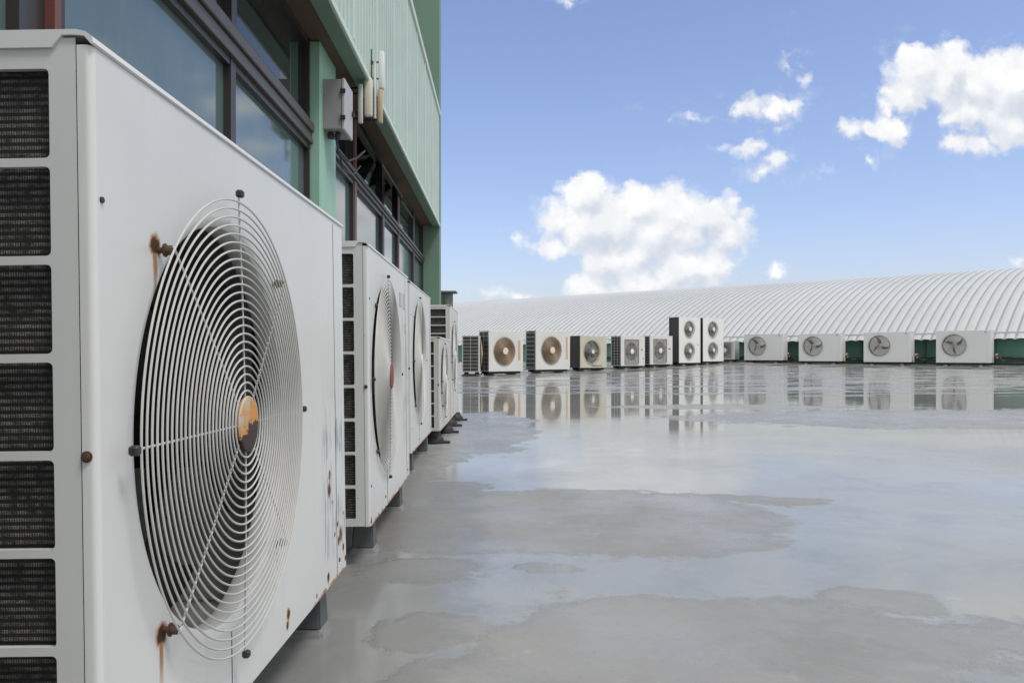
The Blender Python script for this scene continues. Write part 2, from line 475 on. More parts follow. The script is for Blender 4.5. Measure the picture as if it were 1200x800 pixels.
def row_unit(**k):
    pass
ROW = 'condensers along the window wall'
def mats(front, side=side_w, top=top_w, guard=wire, hub=hubwhite, blade=blackblade, bolt=rustbolt, **k):
    d = dict(front=front, side=side, top=top, guard=guard, hub=hub, blade=blade, bolt=bolt, clip=clipm, dark=dark, foot=rubber)
    d.update(k); return d

def place_row(near, far, zbase, roll):
    """near/far ends of the front bottom line (x, y) -> location, rotation, width"""
    dx, dy = far[0] - near[0], far[1] - near[1]; W = sqrt(dx * dx + dy * dy)
    yaw = math.atan2(dy, dx)
    return ((near[0] + far[0]) / 2, (near[1] + far[1]) / 2, zbase), (-roll, 0, yaw), W

# unit nearest to us
loc, rot, W1 = place_row((-.335, .664), (-.329, 1.614), .102, radians(.8))
H1 = .685; fx1 = .300 - W1 / 2; fz1 = .337
f1 = paint('front_with_rust', WHITE, .36,
           spots=((fx1 - .188, fz1 + .187, .015, .075), (fx1 - .186, fz1 - .186, .016, .07), (W1 / 2 - .14, .175, .017, .02), (W1 / 2 - .135, .20, .012, .08), (W1 / 2 - .118, .148, .006, 0),
                  (W1 / 2 - .052, .075, .018, .0), (W1 / 2 - .068, .066, .012, .0), (W1 / 2 - .03, .045, .010, .02), (W1 / 2 - .155, .02, .012, .02), (.06, .02, .009, .0), (W1 / 2 - .41, .035, .012, .03), (fx1 + .187, fz1 - .19, .006, .05), (W1 / 2 - .10, .085, .006, 0), (W1 / 2 - .075, .10, .007, .0), (W1 / 2 - .02, .11, .006, .04), (W1 / 2 - .012, .02, .009, 0), (W1 / 2 - .24, .012, .006, .0)),
           scratch=(W1 / 2 - .2, W1 / 2 - .004, .02, .40, .9), low=(.008, W1 / 2 - .30), grime=.22, streak=.22)
condenser('condenser', 'largest white condenser right beside us, with an orange rusted disc in its fan guard', 'air conditioner', W1, H1, .34,
          [(fx1 + .002, fz1, .231, .2627)], mats(f1, hub=hubrust, blade=simple('dark_grey_fan_plastic', (.014, .014, .014), .8, spec=.1)), loc, rot, ROW, lod=0, p=.018, blade=(4, 2.55, .66))
loc, rot, W0 = place_row((-.345, -.51), (-.338, .45), .102, radians(.5))  # unseen unit, added close by to shade the nearest one's side
f0 = paint('front_behind', WHITE, .38)
condenser('condenser', 'unseen white condenser added behind the viewer, shading the side of the largest one', 'air conditioner', W0, H1, .34,
          [(.300 - W0 / 2, fz1, .238, .2627)], mats(f0), loc, rot, ROW, lod=1, p=.018)
# second
loc, rot, W2 = place_row((-.346, 1.986), (-.358, 2.836), .102, radians(.6))
H2 = .70
stick = simple('faded_sticker', (.42, .44, .46), .6)
f2 = paint('front_second', (.64, .65, .645), .38, spots=((-W2 / 2 + .012, .012, .012, 0), (W2 / 2 - .05, .05, .006, .03)), low=.010, scratch=(W2 / 2 - .2, W2 / 2 - .01, .1, .6, .7))
condenser('condenser', 'second white condenser of the row, with a red brown disc in its fan guard', 'air conditioner', W2, H2, .34,
          [(.295 - W2 / 2, .36, .245, .27)], mats(f2, hub=redhub), loc, rot, ROW, lod=0, p=.010, blade=(3, .2),
          stickers=((W2 / 2 - .22, .60, .045, .045, stick), (W2 / 2 - .12, .60, .05, .05, stick), (W2 / 2 - .09, .51, .03, .03, stick)))
# third
loc, rot, W3 = place_row((-.430, 3.48), (-.447, 4.50), .102, radians(.5))
f3 = paint('front_third', (.63, .64, .635), .38, low=.008, spots=((0, .012, .008, .0),))
condenser('condenser', 'third white condenser of the near row, between the second and the short dusty one', 'air conditioner', W3, .745, .34,
          [(.345 - W3 / 2, .395, .262, .285)], mats(f3), loc, rot, ROW, lod=1, p=.010, rings=22)
# short one, standing forward of the next
loc, rot, W4 = place_row((-.420, 4.75), (-.424, 5.66), .08, radians(.3))
f4 = paint('front_short', (.58, .58, .56), .45, spots=((0, .2, .01, .06),), low=.010, grime=.3)
beige_side = paint('grimy_beige_side', (.55, .54, .51), .5, grime=.3)
condenser('condenser', 'short dusty white condenser with a plain side, in front of a taller louvred one', 'air conditioner', W4, .555, .30,
          [(.27 - W4 / 2, .29, .20, .215)], mats(f4, side=beige_side, top=beige_side), loc, rot, ROW, lod=1, rows=7, cols=1, p=.012, rings=16, feet=False)
loc, rot, W5 = place_row((-.440, 5.86), (-.445, 6.72), .07, radians(.3))
f5 = paint('front_tall', (.62, .62, .60), .42, spots=((.1, .4, .01, .05),), grime=.2)
condenser('condenser', 'taller white condenser with wide side louvres at the far end of the row', 'air conditioner', W5, .82, .36,
          [(.30 - W5 / 2, .45, .23, .25)], mats(f5), loc, rot, ROW, lod=1, rows=13, cols=2, p=.012, rings=18, feet=False)

# supports
blockm = simple('painted_concrete_block', (.095, .10, .105), .55, var=.3, scale=25, bumpy=.25)
BG = 'support blocks under the near row'
def block(x, y, h, label, sx=.029, sy=.031):
    r = thing('support_block', label, 'support block', (x, y, 0), (0, 0, random.uniform(-.05, .05)), BG)
    b = bmesh.new(); bmesh.ops.create_cube(b, size=1)
    for v in b.verts:
        k = 1.0 if v.co.z < 0 else .86
        v.co = Vector((v.co.x * 2 * sx * k, v.co.y * 2 * sy * k, .012 if v.co.z < 0 else h - .010))
    bmesh.ops.bevel(b, geom=list(b.edges), offset=.004, segments=2, affect='EDGES')
    m = MB(); m.bm(b); m.build('block', blockm, r)
    c = bmesh.new(); bmesh.ops.create_cube(c, size=1)
    for v in c.verts:
        k = 1.28 if v.co.z < 0 else 1.12
        v.co = Vector((v.co.x * 2 * sx * k, v.co.y * 2 * sy * k, -.006 if v.co.z < 0 else .013))
    bmesh.ops.bevel(c, geom=list(c.edges), offset=.005, segments=2, affect='EDGES')
    m = MB(); m.bm(c); m.build('mortar_collar', simple('mortar', (.22, .225, .225), .6, var=.3, scale=40, bumpy=.3), r)
    n = MB(); n.lathe([(.011, h - .012), (.011, h - .002), (.006, h - .001), (.006, h + .006), (.001, h + .006)], 8, axis='z'); n.build('bolt', rustbolt, r)
block(-.383, 1.53, .103, 'grey support block under the far end of the largest, nearest condenser')
block(-.383, .74, .103, 'grey support block under the near end of the largest, nearest condenser')
block(-.395, 2.17, .103, 'grey support block under the near end of the second condenser')
block(-.405, 2.76, .103, 'grey support block under the far end of the second condenser')
block(-.470, 3.62, .103, 'grey support block under the near end of the third condenser')
block(-.480, 4.34, .103, 'grey support block under the far end of the third condenser')
def rfoot(x, y, h, label):
    r = thing('rubber_foot', label, 'rubber foot', (x, y, 0), (0, 0, 0), 'black feet under the last two condensers of the near row')
    m = MB(); m.lathe([(.060, 0), (.066, .008), (.062, .03), (.045, .045), (.04, h - .004), (.001, h - .004)], 20, axis='z'); m.build('rubber_pad', rubber, r)
    MB().box(-.03, .10, -.02, .02, .001, .014, .003).build('foot_rail', rubber, r)
rfoot(-.47, 4.84, .08, 'round black foot under the near end of the short dusty condenser')
rfoot(-.46, 5.50, .08, 'round black foot under the far end of the short dusty condenser')
rfoot(-.47, 6.02, .07, 'round black foot under the near end of the tall louvred condenser')
rfoot(-.46, 6.55, .07, 'round black foot under the far end of the tall louvred condenser')

# ------------------------------------------------------------------ far rows
FAR = 'condensers along the far edge of the roof'
fw = paint('far_white_front', (.68, .68, .67), .4, grime=.2)
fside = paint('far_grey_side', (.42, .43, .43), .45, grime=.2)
ftop = paint('far_white_top', (.62, .62, .62), .4)
fbeige = paint('far_beige_front', (.56, .53, .44), .45, grime=.25)
fwide = paint('wide_white_front', (.78, .78, .77), .4, grime=.12)
tanst = simple('tan_sticker', (.55, .38, .24), .6)
lightblade = simple('pale_fan_blade', (.74, .73, .71), .4)
greyblade = simple('grey_fan_blade', (.22, .21, .20), .45)
tanblade = simple('tan_fan_blade', (.24, .18, .13), .45)
badge = simple('dark_badge', (.08, .08, .09), .5)
fgreyw = simple('pale_grey_wire', (.40, .39, .38), .45)
def far_unit(p, q, top, label, **k):
    """p, q: front line ends on the deck; top: height of the cabinet top"""
    zb = rise((p[0] + q[0]) / 2, (p[1] + q[1]) / 2) + .075
    loc, rot, W = place_row(p, q, zb, 0)
    H = top - zb; fans = k.pop('fans'); m = k.pop('m'); D = k.pop('D', .33); name = k.pop('name', 'condenser')
    fl = [((u - .5) * W, v * H, r, g) for (u, v, r, g) in fans]
    st = [((u - .5) * W, v * H, w, h, mt) for (u, v, w, h, mt) in k.pop('st', [])]
    return condenser(name, label, 'air conditioner', W, H, D, fl, m, loc, rot, FAR, lod=2, feet=True, stickers=st, seam=k.pop('seam', False), **k)
def LA(s): return (-.1 + .75 * s, 17.1 + .66 * s)
def LB(t): return (6.35 + .75 * t, 22.8 - .66 * t)
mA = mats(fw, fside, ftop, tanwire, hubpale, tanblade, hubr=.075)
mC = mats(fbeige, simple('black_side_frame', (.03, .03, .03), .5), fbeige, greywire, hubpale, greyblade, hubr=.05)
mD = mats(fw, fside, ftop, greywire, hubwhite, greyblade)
mF = mats(fwide, simple('black_side_frame', (.03, .03, .03), .5), ftop, fgreyw, hubwhite, greyblade, hubr=.055)
mI = mats(fwide, ftop, ftop, fgreyw, greyblade, lightblade, hubr=.03)
# one turned side-on at the left end
far_unit((-.655, 16.45), (-.655, 17.4), .94, 'condenser turned side-on ending the far row, with two columns of dark slots', fans=[(.4, .5, .25, .27)], m=mA, rows=10, cols=2, rings=12, wr=.004, D=.36)
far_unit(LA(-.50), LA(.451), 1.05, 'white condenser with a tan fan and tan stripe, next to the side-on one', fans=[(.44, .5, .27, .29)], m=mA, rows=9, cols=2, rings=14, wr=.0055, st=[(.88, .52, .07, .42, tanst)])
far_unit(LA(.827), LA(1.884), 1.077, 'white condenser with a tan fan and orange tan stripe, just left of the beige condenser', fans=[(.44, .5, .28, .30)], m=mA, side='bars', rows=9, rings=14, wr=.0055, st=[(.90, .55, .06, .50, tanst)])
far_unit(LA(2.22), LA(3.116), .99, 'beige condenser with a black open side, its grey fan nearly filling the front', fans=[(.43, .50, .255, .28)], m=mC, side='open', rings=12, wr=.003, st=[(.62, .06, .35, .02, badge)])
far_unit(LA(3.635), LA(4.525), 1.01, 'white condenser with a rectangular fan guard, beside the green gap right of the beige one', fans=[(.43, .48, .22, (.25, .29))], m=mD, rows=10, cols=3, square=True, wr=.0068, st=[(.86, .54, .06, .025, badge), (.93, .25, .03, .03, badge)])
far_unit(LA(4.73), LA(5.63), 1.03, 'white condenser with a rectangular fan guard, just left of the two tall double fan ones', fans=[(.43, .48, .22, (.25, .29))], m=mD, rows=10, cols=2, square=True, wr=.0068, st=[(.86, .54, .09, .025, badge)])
far_unit(LA(5.91), LA(6.83), 1.537, 'tall double fan white condenser with a wide black side', fans=[(.46, .26, .20, .225), (.46, .74, .20, .225)], m=mF, side='open', rings=11, wr=.003, st=[(.88, .40, .06, .02, stick)])
far_unit(LA(6.95), LA(7.90), 1.548, 'tall double fan white condenser nearest to the small grey box', fans=[(.46, .26, .20, .225), (.46, .74, .20, .225)], m=mF, side='open', rings=11, wr=.003, st=[(.88, .40, .05, .02, stick)])
far_unit(LB(-.75), LB(-.10), .945, 'small low white condenser with a grey slatted front behind the tall double fan one', fans=[(.55, .5, .16, (.20, .21))], m=mD, side='open', square=True, wr=.006, D=.3)
wide = [(.19, 1.31, 1.128, 'wide white condenser with a pale fan, farthest of the four along the green wall'),
        (1.743, 2.86, 1.11, 'wide white condenser with a pale fan, second farthest of the four along the green wall'),
        (3.414, 4.53, 1.12, 'wide white condenser with a pale fan, third farthest of the four along the green wall'),
        (5.09, 6.25, 1.123, 'wide white condenser with a pale fan, nearest of the four along the green wall')]
for i, (a, b, t, lab) in enumerate(wide):
    far_unit(LB(a), LB(b), t, lab, fans=[(.335, .54, .255, .27)], m=mI, side='open', rings=13, wr=.0030, D=.30, blade=(3, (2.9, 3.0, 2.6, 3.5)[i], .92), st=[(.90, .93, .05, .04, stick)], seam=True)

# ------------------------------------------------------------------ vaulted hall behind
K = 1.0376
VB = (6.35 * K, 22.8 * K)
def V(t, q, z): return (VB[0] + .75 * t + .66 * q, VB[1] - .66 * t + .75 * q, z)
EAVE = CAM_H + .565
hall = thing('vaulted_hall', 'long hall with a ribbed white barrel vault roof and low green wall', 'building', (VB[0], VB[1], rise(*VB)))
hm, nt, b = newmat('ribbed_white_metal')
tc = N(nt, 'ShaderNodeTexCoord'); P = tc.outputs['Object']
st = noise(nt, P, .35, 5, .6); st2 = noise(nt, P, 3, 4)
c = mixc(nt, ramp(nt, st, .3, .7, 0, .5), (.52, .53, .54), (.44, .45, .46)); c = mixc(nt, ramp(nt, st2, .5, .8, 0, .25), c, (.36, .36, .35))
nt.links.new(c, b.inputs['Base Color']); b.inputs['Roughness'].default_value = .42; b.inputs['Metallic'].default_value = .0
roofm = hm
R0, TH0 = 15.0, radians(31)
def vault(a): # a from TH0 down to -TH0
    return R0 * (sin(TH0) - sin(a)) , EAVE + R0 * (cos(a) - cos(TH0))
rb = MB(); PITCH = .225; T0, T1 = -24.0, 15.0; na = 44
nrib = int((T1 - T0) / PITCH)
prof = []
for i in range(nrib):
    t = T0 + i * PITCH
    prof += [(t, 0), (t + PITCH * .30, .014), (t + PITCH * .55, .014), (t + PITCH * .80, .0), (t + PITCH * .81, -.012), (t + PITCH * .90, -.016), (t + PITCH * .99, -.012)]
vs = []; fs = []; npf = len(prof)
for j in range(na + 1):
    a = TH0 + radians(1.2) - (2 * TH0 + radians(2.4)) * j / na
    for (t, d) in prof:
        q = R0 * (sin(TH0) - sin(a)) - d * sin(a); z = EAVE + R0 * (cos(a) - cos(TH0)) + d * cos(a)
        p = V(t, q, z); vs.append((p[0] - VB[0], p[1] - VB[1], p[2] - rise(*VB)))
for j in range(na):
    for i in range(npf - 1): fs.append((j * npf + i, j * npf + i + 1, (j + 1) * npf + i + 1, (j + 1) * npf + i))
rb.add(vs, fs); ro = rb.build('roof', roofm, hall, ang=50)
ro.data.materials.append(simple('grey_roof_joint', (.32, .33, .34), .6, var=.3, scale=1.5))
for pg in ro.data.polygons:
    ts = [((v.co.x) * .75 - (v.co.y) * .66) / (.75 ** 2 + .66 ** 2) for v in (ro.data.vertices[i] for i in pg.vertices)]
    fr = ((sum(ts) / len(ts) - T0) / PITCH) % 1.0
    if fr > .79: pg.material_index = 1
greenw = simple('green_wall_paint', (.16, .36, .27), .55, var=.18, scale=3)
def hall_box(t0, t1, q0, q1, z0, z1, name, mat):
    m = MB(); pts = [V(t, q, z) for z in (z0, z1) for t, q in ((t0, q0), (t1, q0), (t1, q1), (t0, q1))]
    m.add([(p[0] - VB[0], p[1] - VB[1], p[2] - rise(*VB)) for p in pts], ((0, 1, 2, 3), (4, 5, 6, 7), (0, 1, 5, 4), (1, 2, 6, 5), (2, 3, 7, 6), (3, 0, 4, 7)))
    return m.build(name, mat, hall)
hall_box(T0, T1, .12, .30, -.3, EAVE - .02, 'wall', greenw)
hall_box(T0, T1, 14.9, 15.1, -3, EAVE - .02, 'wall', greenw)
hall_box(T0, T1, -.075, -.03, EAVE - .075, EAVE + .008, 'gutter', simple('white_gutter', (.62, .64, .63), .45))
hall_box(T0, T1, .04, .118, .16, .34, 'base_kerb', simple('dark_damp_kerb', (.07, .075, .07), .5, var=.3))
hall_box(T0, T1, .085, .118, EAVE - .17, EAVE - .09, 'fascia', simple('dark_green_trim', (.09, .20, .15), .5))
for t in [T0 + 1.1 + 1.55 * i for i in range(25)]:
    hall_box(t - .03, t + .03, .07, .118, .36, EAVE - .18, 'wall_post', simple('dark_green_trim', (.09, .20, .15), .5))
# pipes at the foot of the wall
pipem = simple('dark_pipe_lagging', (.06, .062, .065), .6, bumpy=.3)
def P3(t, q, z): return Vector(V(t, q, z))
lag = thing('refrigerant_pipe', 'dark lagged pipe running low along the green wall behind the wide condensers', 'pipe', V(0, 0, 0))
m = MB(); zz = .47
m.tube([P3(t, -.05 + .015 * sin(t * 3), zz + .012 * sin(t * 5)) - Vector(V(0, 0, 0)) for t in [-6 + .25 * i for i in range(60)]], .028, 8); m.build('pipe', pipem, lag)
m = MB(); m.tube([P3(t, -.11 + .01 * sin(t * 2.3), zz - .05 + .014 * sin(t * 4 + 1)) - Vector(V(0, 0, 0)) for t in [-6 + .25 * i for i in range(60)]], .022, 8); m.build('pipe', pipem, lag)
brass = simple('brass_valve', (.35, .22, .12), .4, .6, var=.3)
valvegrey = simple('grey_valve_cap', (.4, .4, .42), .4)
for i, (a, b_, t, lab) in enumerate(wide):
    tv = b_ / 1.0 + .10
    base = Vector((*LB(tv), 0)); base += Vector((.66, .75, 0)) * .16; base.z = rise(base.x, base.y)
    vt = thing('service_valve', 'copper coloured pipes and valves at the right side of ' + ('the farthest', 'the second farthest', 'the third farthest', 'the nearest')[i] + ' wide condenser', 'pipe valve', base, (0, 0, math.atan2(-.66, .75)), 'pipe valves beside the wide condensers')
    m = MB(); m.tube([(-.05, 0, .26), (.02, 0, .26), (.05, .01, .2), (.06, .06, .13), (.1, .28, .12)], .022, 8); m.build('lagged_pipe', pipem, vt)
    m = MB(); m.tube([(-.05, .08, .18), (.03, .08, .18), (.06, .09, .13), (.08, .3, .1)], .018, 8); m.build('lagged_pipe', pipem, vt)
    m = MB(); m.box(-.045, .01, -.03, .03, .225, .285, .01); m.box(-.045, .0, .055, .105, .155, .205, .01); m.build('valve', brass, vt)
    m = MB(); m.lathe([(.02, 0), (.02, -.03), (.001, -.032)], 10, c=(-.015, -.03, .255)); m.build('valve_cap', valvegrey, vt)

# ------------------------------------------------------------------ main building
YAW = .0116
bld = thing('green_building', 'pale green building with tinted windows and ribbed upper cladding, behind the near row', 'building', (0, 0, 0), (0, 0, YAW))
gP = paint('green_column_paint', (.29, .50, .39), .5, grime=.25, streak=.25)
gDark = paint('green_fin_paint', (.16, .26, .20), .55, grime=.2)
gPan = paint('green_cladding', (.48, .59, .525), .5, grime=.4, streak=.6)
gTrim = paint('green_trim_paint', (.58, .68, .62), .5)
frame = simple('dark_bronze_frame', (.035, .030, .028), .4, var=.25)
railm = simple('weathered_frame', (.075, .07, .066), .45, var=.3)
redf = simple('red_oxide_frame', (.16, .055, .05), .5, var=.2)
woodm = simple('brown_soffit_board', (.10, .07, .045), .6, var=.3, scale=4)
glassA = glass_mat('tinted_glass', (.075, .115, .115), 1.8, .06)
glassB = glass_mat('dim_upper_glass', (.012, .016, .016), 1.5)
Z = CAM_H
XW, XP, XPF, XC = -1.03, -.95, -.81, -.887
HP = Z + 1.63; HT = Z + 3.05; ZE = 10.26; Y0 = -2.5
# wall below the sill and behind
MB().box(XW - .25, XW - .02, Y0, ZE, -.3, .62).build('wall', gP, bld)
MB().box(XW - .02, XW + .10, Y0, 4.235, .60, .66, .006).build('sill', railm, bld)
MB().box(XW - .02, XW + .10, 4.635, ZE - .003, .60, .66, .006).build('sill', railm, bld)
# column
MB().box(XW - .06, XP, 4.24, 4.63, -.1, HP + .012, .006).build('column', gP, bld)
MB().box(XW - .06, XP, -.9, -.5, -.1, HP + .012, .006).build('column', gP, bld)
# fin at the end, taller than the cladding
MB().box(-1.55, -.795, ZE, ZE + .22, -.3, Z + 6.2, .006).build('end_fin', gDark, bld)
# body of the building (never faces us but blocks the sky)
MB().box(-4.5, XW - .26, Y0, ZE + .2, -.3, HT - .3).build('core', gDark, bld)
MB().box(-4.5, -1.5, Y0, ZE - .003, HT - .29, Z + 6.0).build('upper_storey', gDark, bld)
# soffit
MB().box(XW - .25, XC - .002, Y0, ZE - .003, HP + .014, HP + .05).build('soffit', woodm, bld)
MB().box(XC, XPF + .006, Y0, ZE - .003, HP, HP + .055, .004).build('fascia', gDark, bld)
MB().box(XPF + .0065, XPF + .024, Y0, ZE - .0035, HP - .002, HP + .034, .003).build('drip_trim', gTrim, bld)
# ribbed cladding
cl = MB(); pr = []; y = Y0
while y < ZE - .1:
    pr += [(y, .018), (y + .066, .018), (y + .070, -.006), (y + .092, -.006), (y + .096, .018)]; y += .1
pr.append((ZE - .004, 0))
vs = []; fs = []
for z in (HP + .03, HT):
    for (yy, d) in pr: vs.append((XPF + d - .006, yy, z))
n = len(pr)
for i in range(n - 1): fs.append((i, i + 1, n + i + 1, n + i))
cl.add(vs, fs)
cl.box(XPF - .10, XPF - .015, Y0, ZE - .004, HP + .056, HT - .02)
cl.build('cladding', gPan, bld, ang=20)
for yy in [Y0 + .42 + .8 * i for i in range(16)]:
    if yy < ZE - .1: MB().box(XPF + .0125, XPF + .017, yy, yy + .035, HP + .057, HT - .04).build('cladding_cover_strip', gTrim, bld)
MB().box(XPF - .11, XPF + .03, Y0, ZE - .004, HT - .035, HT + .03, .005).build('coping', gTrim, bld)
# windows: each bay light is a frame with its pane
def window(y0, y1, z0, z1, fm, gm, w=.03, wl=None):
    f = MB(); wl = wl or w; xf = XW + .028; xb = XW - .018
    f.box(xb, xf, y0, y0 + wl, z0, z1); f.box(xb, xf, y1 - w, y1, z0, z1)
    f.box(xb, xf - .003, y0 + wl, y1 - w, z0, z0 + w); f.box(xb, xf - .003, y0 + wl, y1 - w, z1 - w, z1)
    o = f.build('window', fm, bld)
    p = MB(); p.box(XW - .006, XW, y0 + wl - .004, y1 - w + .004, z0 + w - .004, z1 - w + .004); p.build('pane', gm, o)
    return o
RZ = Z + 1.155
for (a, b_) in ((-.45, .60), (.60, 1.72), (1.84, 3.03), (3.03, 4.235)): window(a, b_, .665, RZ - .055, frame, glassA, .028)
for (a, b_) in ((-.45, 1.2), (1.2, 2.28), (2.28, 3.04), (3.04, 4.235)): window(a, b_, RZ + .055, HP + .012, frame, glassB, .03)
MB().box(XW - .02, XW + .012, 1.722, 1.838, .665, RZ - .055).build('mullion', frame, bld)
MB().box(XW - .02, XW + .034, 1.815, 1.8415, .667, RZ - .057).build('mullion', redf, bld)
def rail(y0, y1, zc, h):
    r = MB(); r.box(XW - .02, XW + .05, y0, y1, zc + h * .12, zc + h, .004); r.box(XW - .02, XW + .036, y0, y1, zc - h * .5, zc + h * .10, .003); r.box(XW - .02, XW + .044, y0, y1, zc - h, zc - h * .52, .003)
    return r.build('transom', railm, bld)
rail(-.45, 4.235, RZ, .054)
RZ2 = Z + 1.215
rail(4.635, ZE - .004, RZ2, .030)
ys = [4.635, 5.56, 6.86, 7.86, 9.2, ZE - .004]
for i, (a, b_) in enumerate(zip(ys, ys[1:])):
    window(a, b_ - (.07 if i < 4 else 0), .665, RZ2 - .031, frame, glassA, .03)
    window(a, b_ - (.07 if i < 4 else 0), RZ2 + .031, HP + .012, frame, glassB, .03)
    if i < 4:
        MB().box(XW - .02, XW + .032, b_ - .069, b_ - .001, .667, HP + .010).build('mullion', redf if i in (0, 2) else frame, bld)
# open top-hung vent lights over the transom
for (a, b_, k) in ((5.60, 6.75, .16), (6.9, 7.75, .13)):
    v = MB(); z1 = HP - .02; z0 = RZ2 + .10
    pts = [(XW + .035, a, z1), (XW + .035, b_, z1), (XW + .035 + k, b_, z0), (XW + .035 + k, a, z0)]
    q = [(x + .012, yy, z + .004) for x, yy, z in pts]
    v.add(pts + q, ((0, 1, 2, 3), (4, 5, 6, 7), (0, 1, 5, 4), (1, 2, 6, 5), (2, 3, 7, 6), (3, 0, 4, 7)))
    v.build('vent_light', glassB, bld)

# electrical box on the column
bx = thing('electrical_box', 'grey metal electrical box fixed to the green column', 'electrical box', (-1.002, 4.29, Z + 1.20), (0, 0, YAW))
gbox = simple('grey_box_paint', (.27, .27, .28), .45); gdoor = simple('pale_grey_door', (.42, .42, .43), .4)
MB().box(0, .10, 0, .22, 0, .265, .004).build('body', gbox, bx)
MB().box(.101, .118, -.004, .224, -.004, .269, .004).build('door', gdoor, bx)
for z in (.06, .20): MB().box(.094, .122, -.012, -.0045, z - .012, z + .012, .002).build('hinge', clipm, bx)
MB().box(.119, .132, .19, .205, .12, .15, .003).build('latch', clipm, bx)
m = MB()
for i in range(2): m.lathe([(.016, -.035), (.018, -.012), (.012, -.0005)], 10, axis='z', c=(.03 + .04 * i, .06, 0))
m.build('cable_gland', clipm, bx)
cab = thing('cable', 'black cable looping from the electrical box to the antennas', 'cable', (-.91, 4.5, Z + 1.17), (0, 0, YAW))
m = MB(); m.tube([(-.04, -.14, .02), (-.03, -.12, -.06), (.0, .0, -.09), (.03, .12, -.04), (.05, .25, .03)], .006, 6); m.tube([(-.05, -.1, .02), (-.04, .05, -.12), (-.03, .3, -.10), (-.02, .5, .0)], .005, 6)
m.build('cable_loop', clipm, cab)
# panel antennas
cream = simple('cream_plastic', (.62, .60, .50), .45); tanp = simple('tan_plastic', (.50, .38, .25), .5); whitep = simple('white_plastic', (.72, .73, .73), .4)
def ant(name, label, x, y, z0, z1, w, d, mat, grp='antennas on the building corner'):
    r = thing(name, label, 'antenna', (x, y, z0), (0, 0, YAW), grp)
    h = z1 - z0
    MB().box(-w / 2, w / 2, -d / 2, d / 2, 0, h, min(w, d) * .3, 2).build('radome', mat, r)
    m = MB(); m.tube([(-.01, d / 2 + .002, .15 * h), (-.11, d / 2 + .03, .15 * h)], .006, 6); m.tube([(-.01, d / 2 + .002, .8 * h), (-.11, d / 2 + .03, .8 * h)], .006, 6)
    m.build('bracket', clipm, r); return r
ant('panel_antenna', 'slim grey white antenna right beside the electrical box', -.888, 4.75, Z + 1.36, Z + 1.59, .028, .03, simple('grey_plastic', (.5, .5, .5), .45))
ant('panel_antenna', 'thick cream antenna below the corner of the cladding', -.850, 4.80, Z + 1.415, Z + 1.645, .048, .04, cream)
r = ant('panel_antenna', 'two-tone white and tan antenna on a black bracket pole', -.80, 4.92, Z + 1.41, Z + 1.615, .030, .04, tanp)
h = MB(); h.box(-.008, .026, -.02, .02, .207, .435, .008, 2); h.build('upper_radome', whitep, r)
m = MB(); m.tube([(-.055, 0, .02), (-.055, 0, .45)], .006, 8)
for z in (.05, .13, .27, .37): m.tube([(-.055, 0, z), (-.01, 0, z)], .005, 6); m.box(-.062, -.046, -.012, .012, z - .01, z + .01)
m.build('mast', clipm, r)
m = MB(); m.tube([(-.03, .0, .03), (-.032, 0, .37)], .011, 8); m.build('connector_tube', whitep, r)
# vent pipe past the building
vp = thing('vent_pipe', 'grey green vent pipe with a flat cap, beyond the end of the green building', 'vent pipe', (-.90, 11.2, 0))
vm = simple('grey_green_pipe', (.14, .16, .145), .6, var=.25)
m = MB(); m.lathe([(.085, -.1), (.085, 1.38)], 20, axis='z'); m.build('pipe', vm, vp)
m = MB(); m.box(-.12, .14, -.12, .12, 1.385, 1.412, .006); m.build('cap', vm, vp)

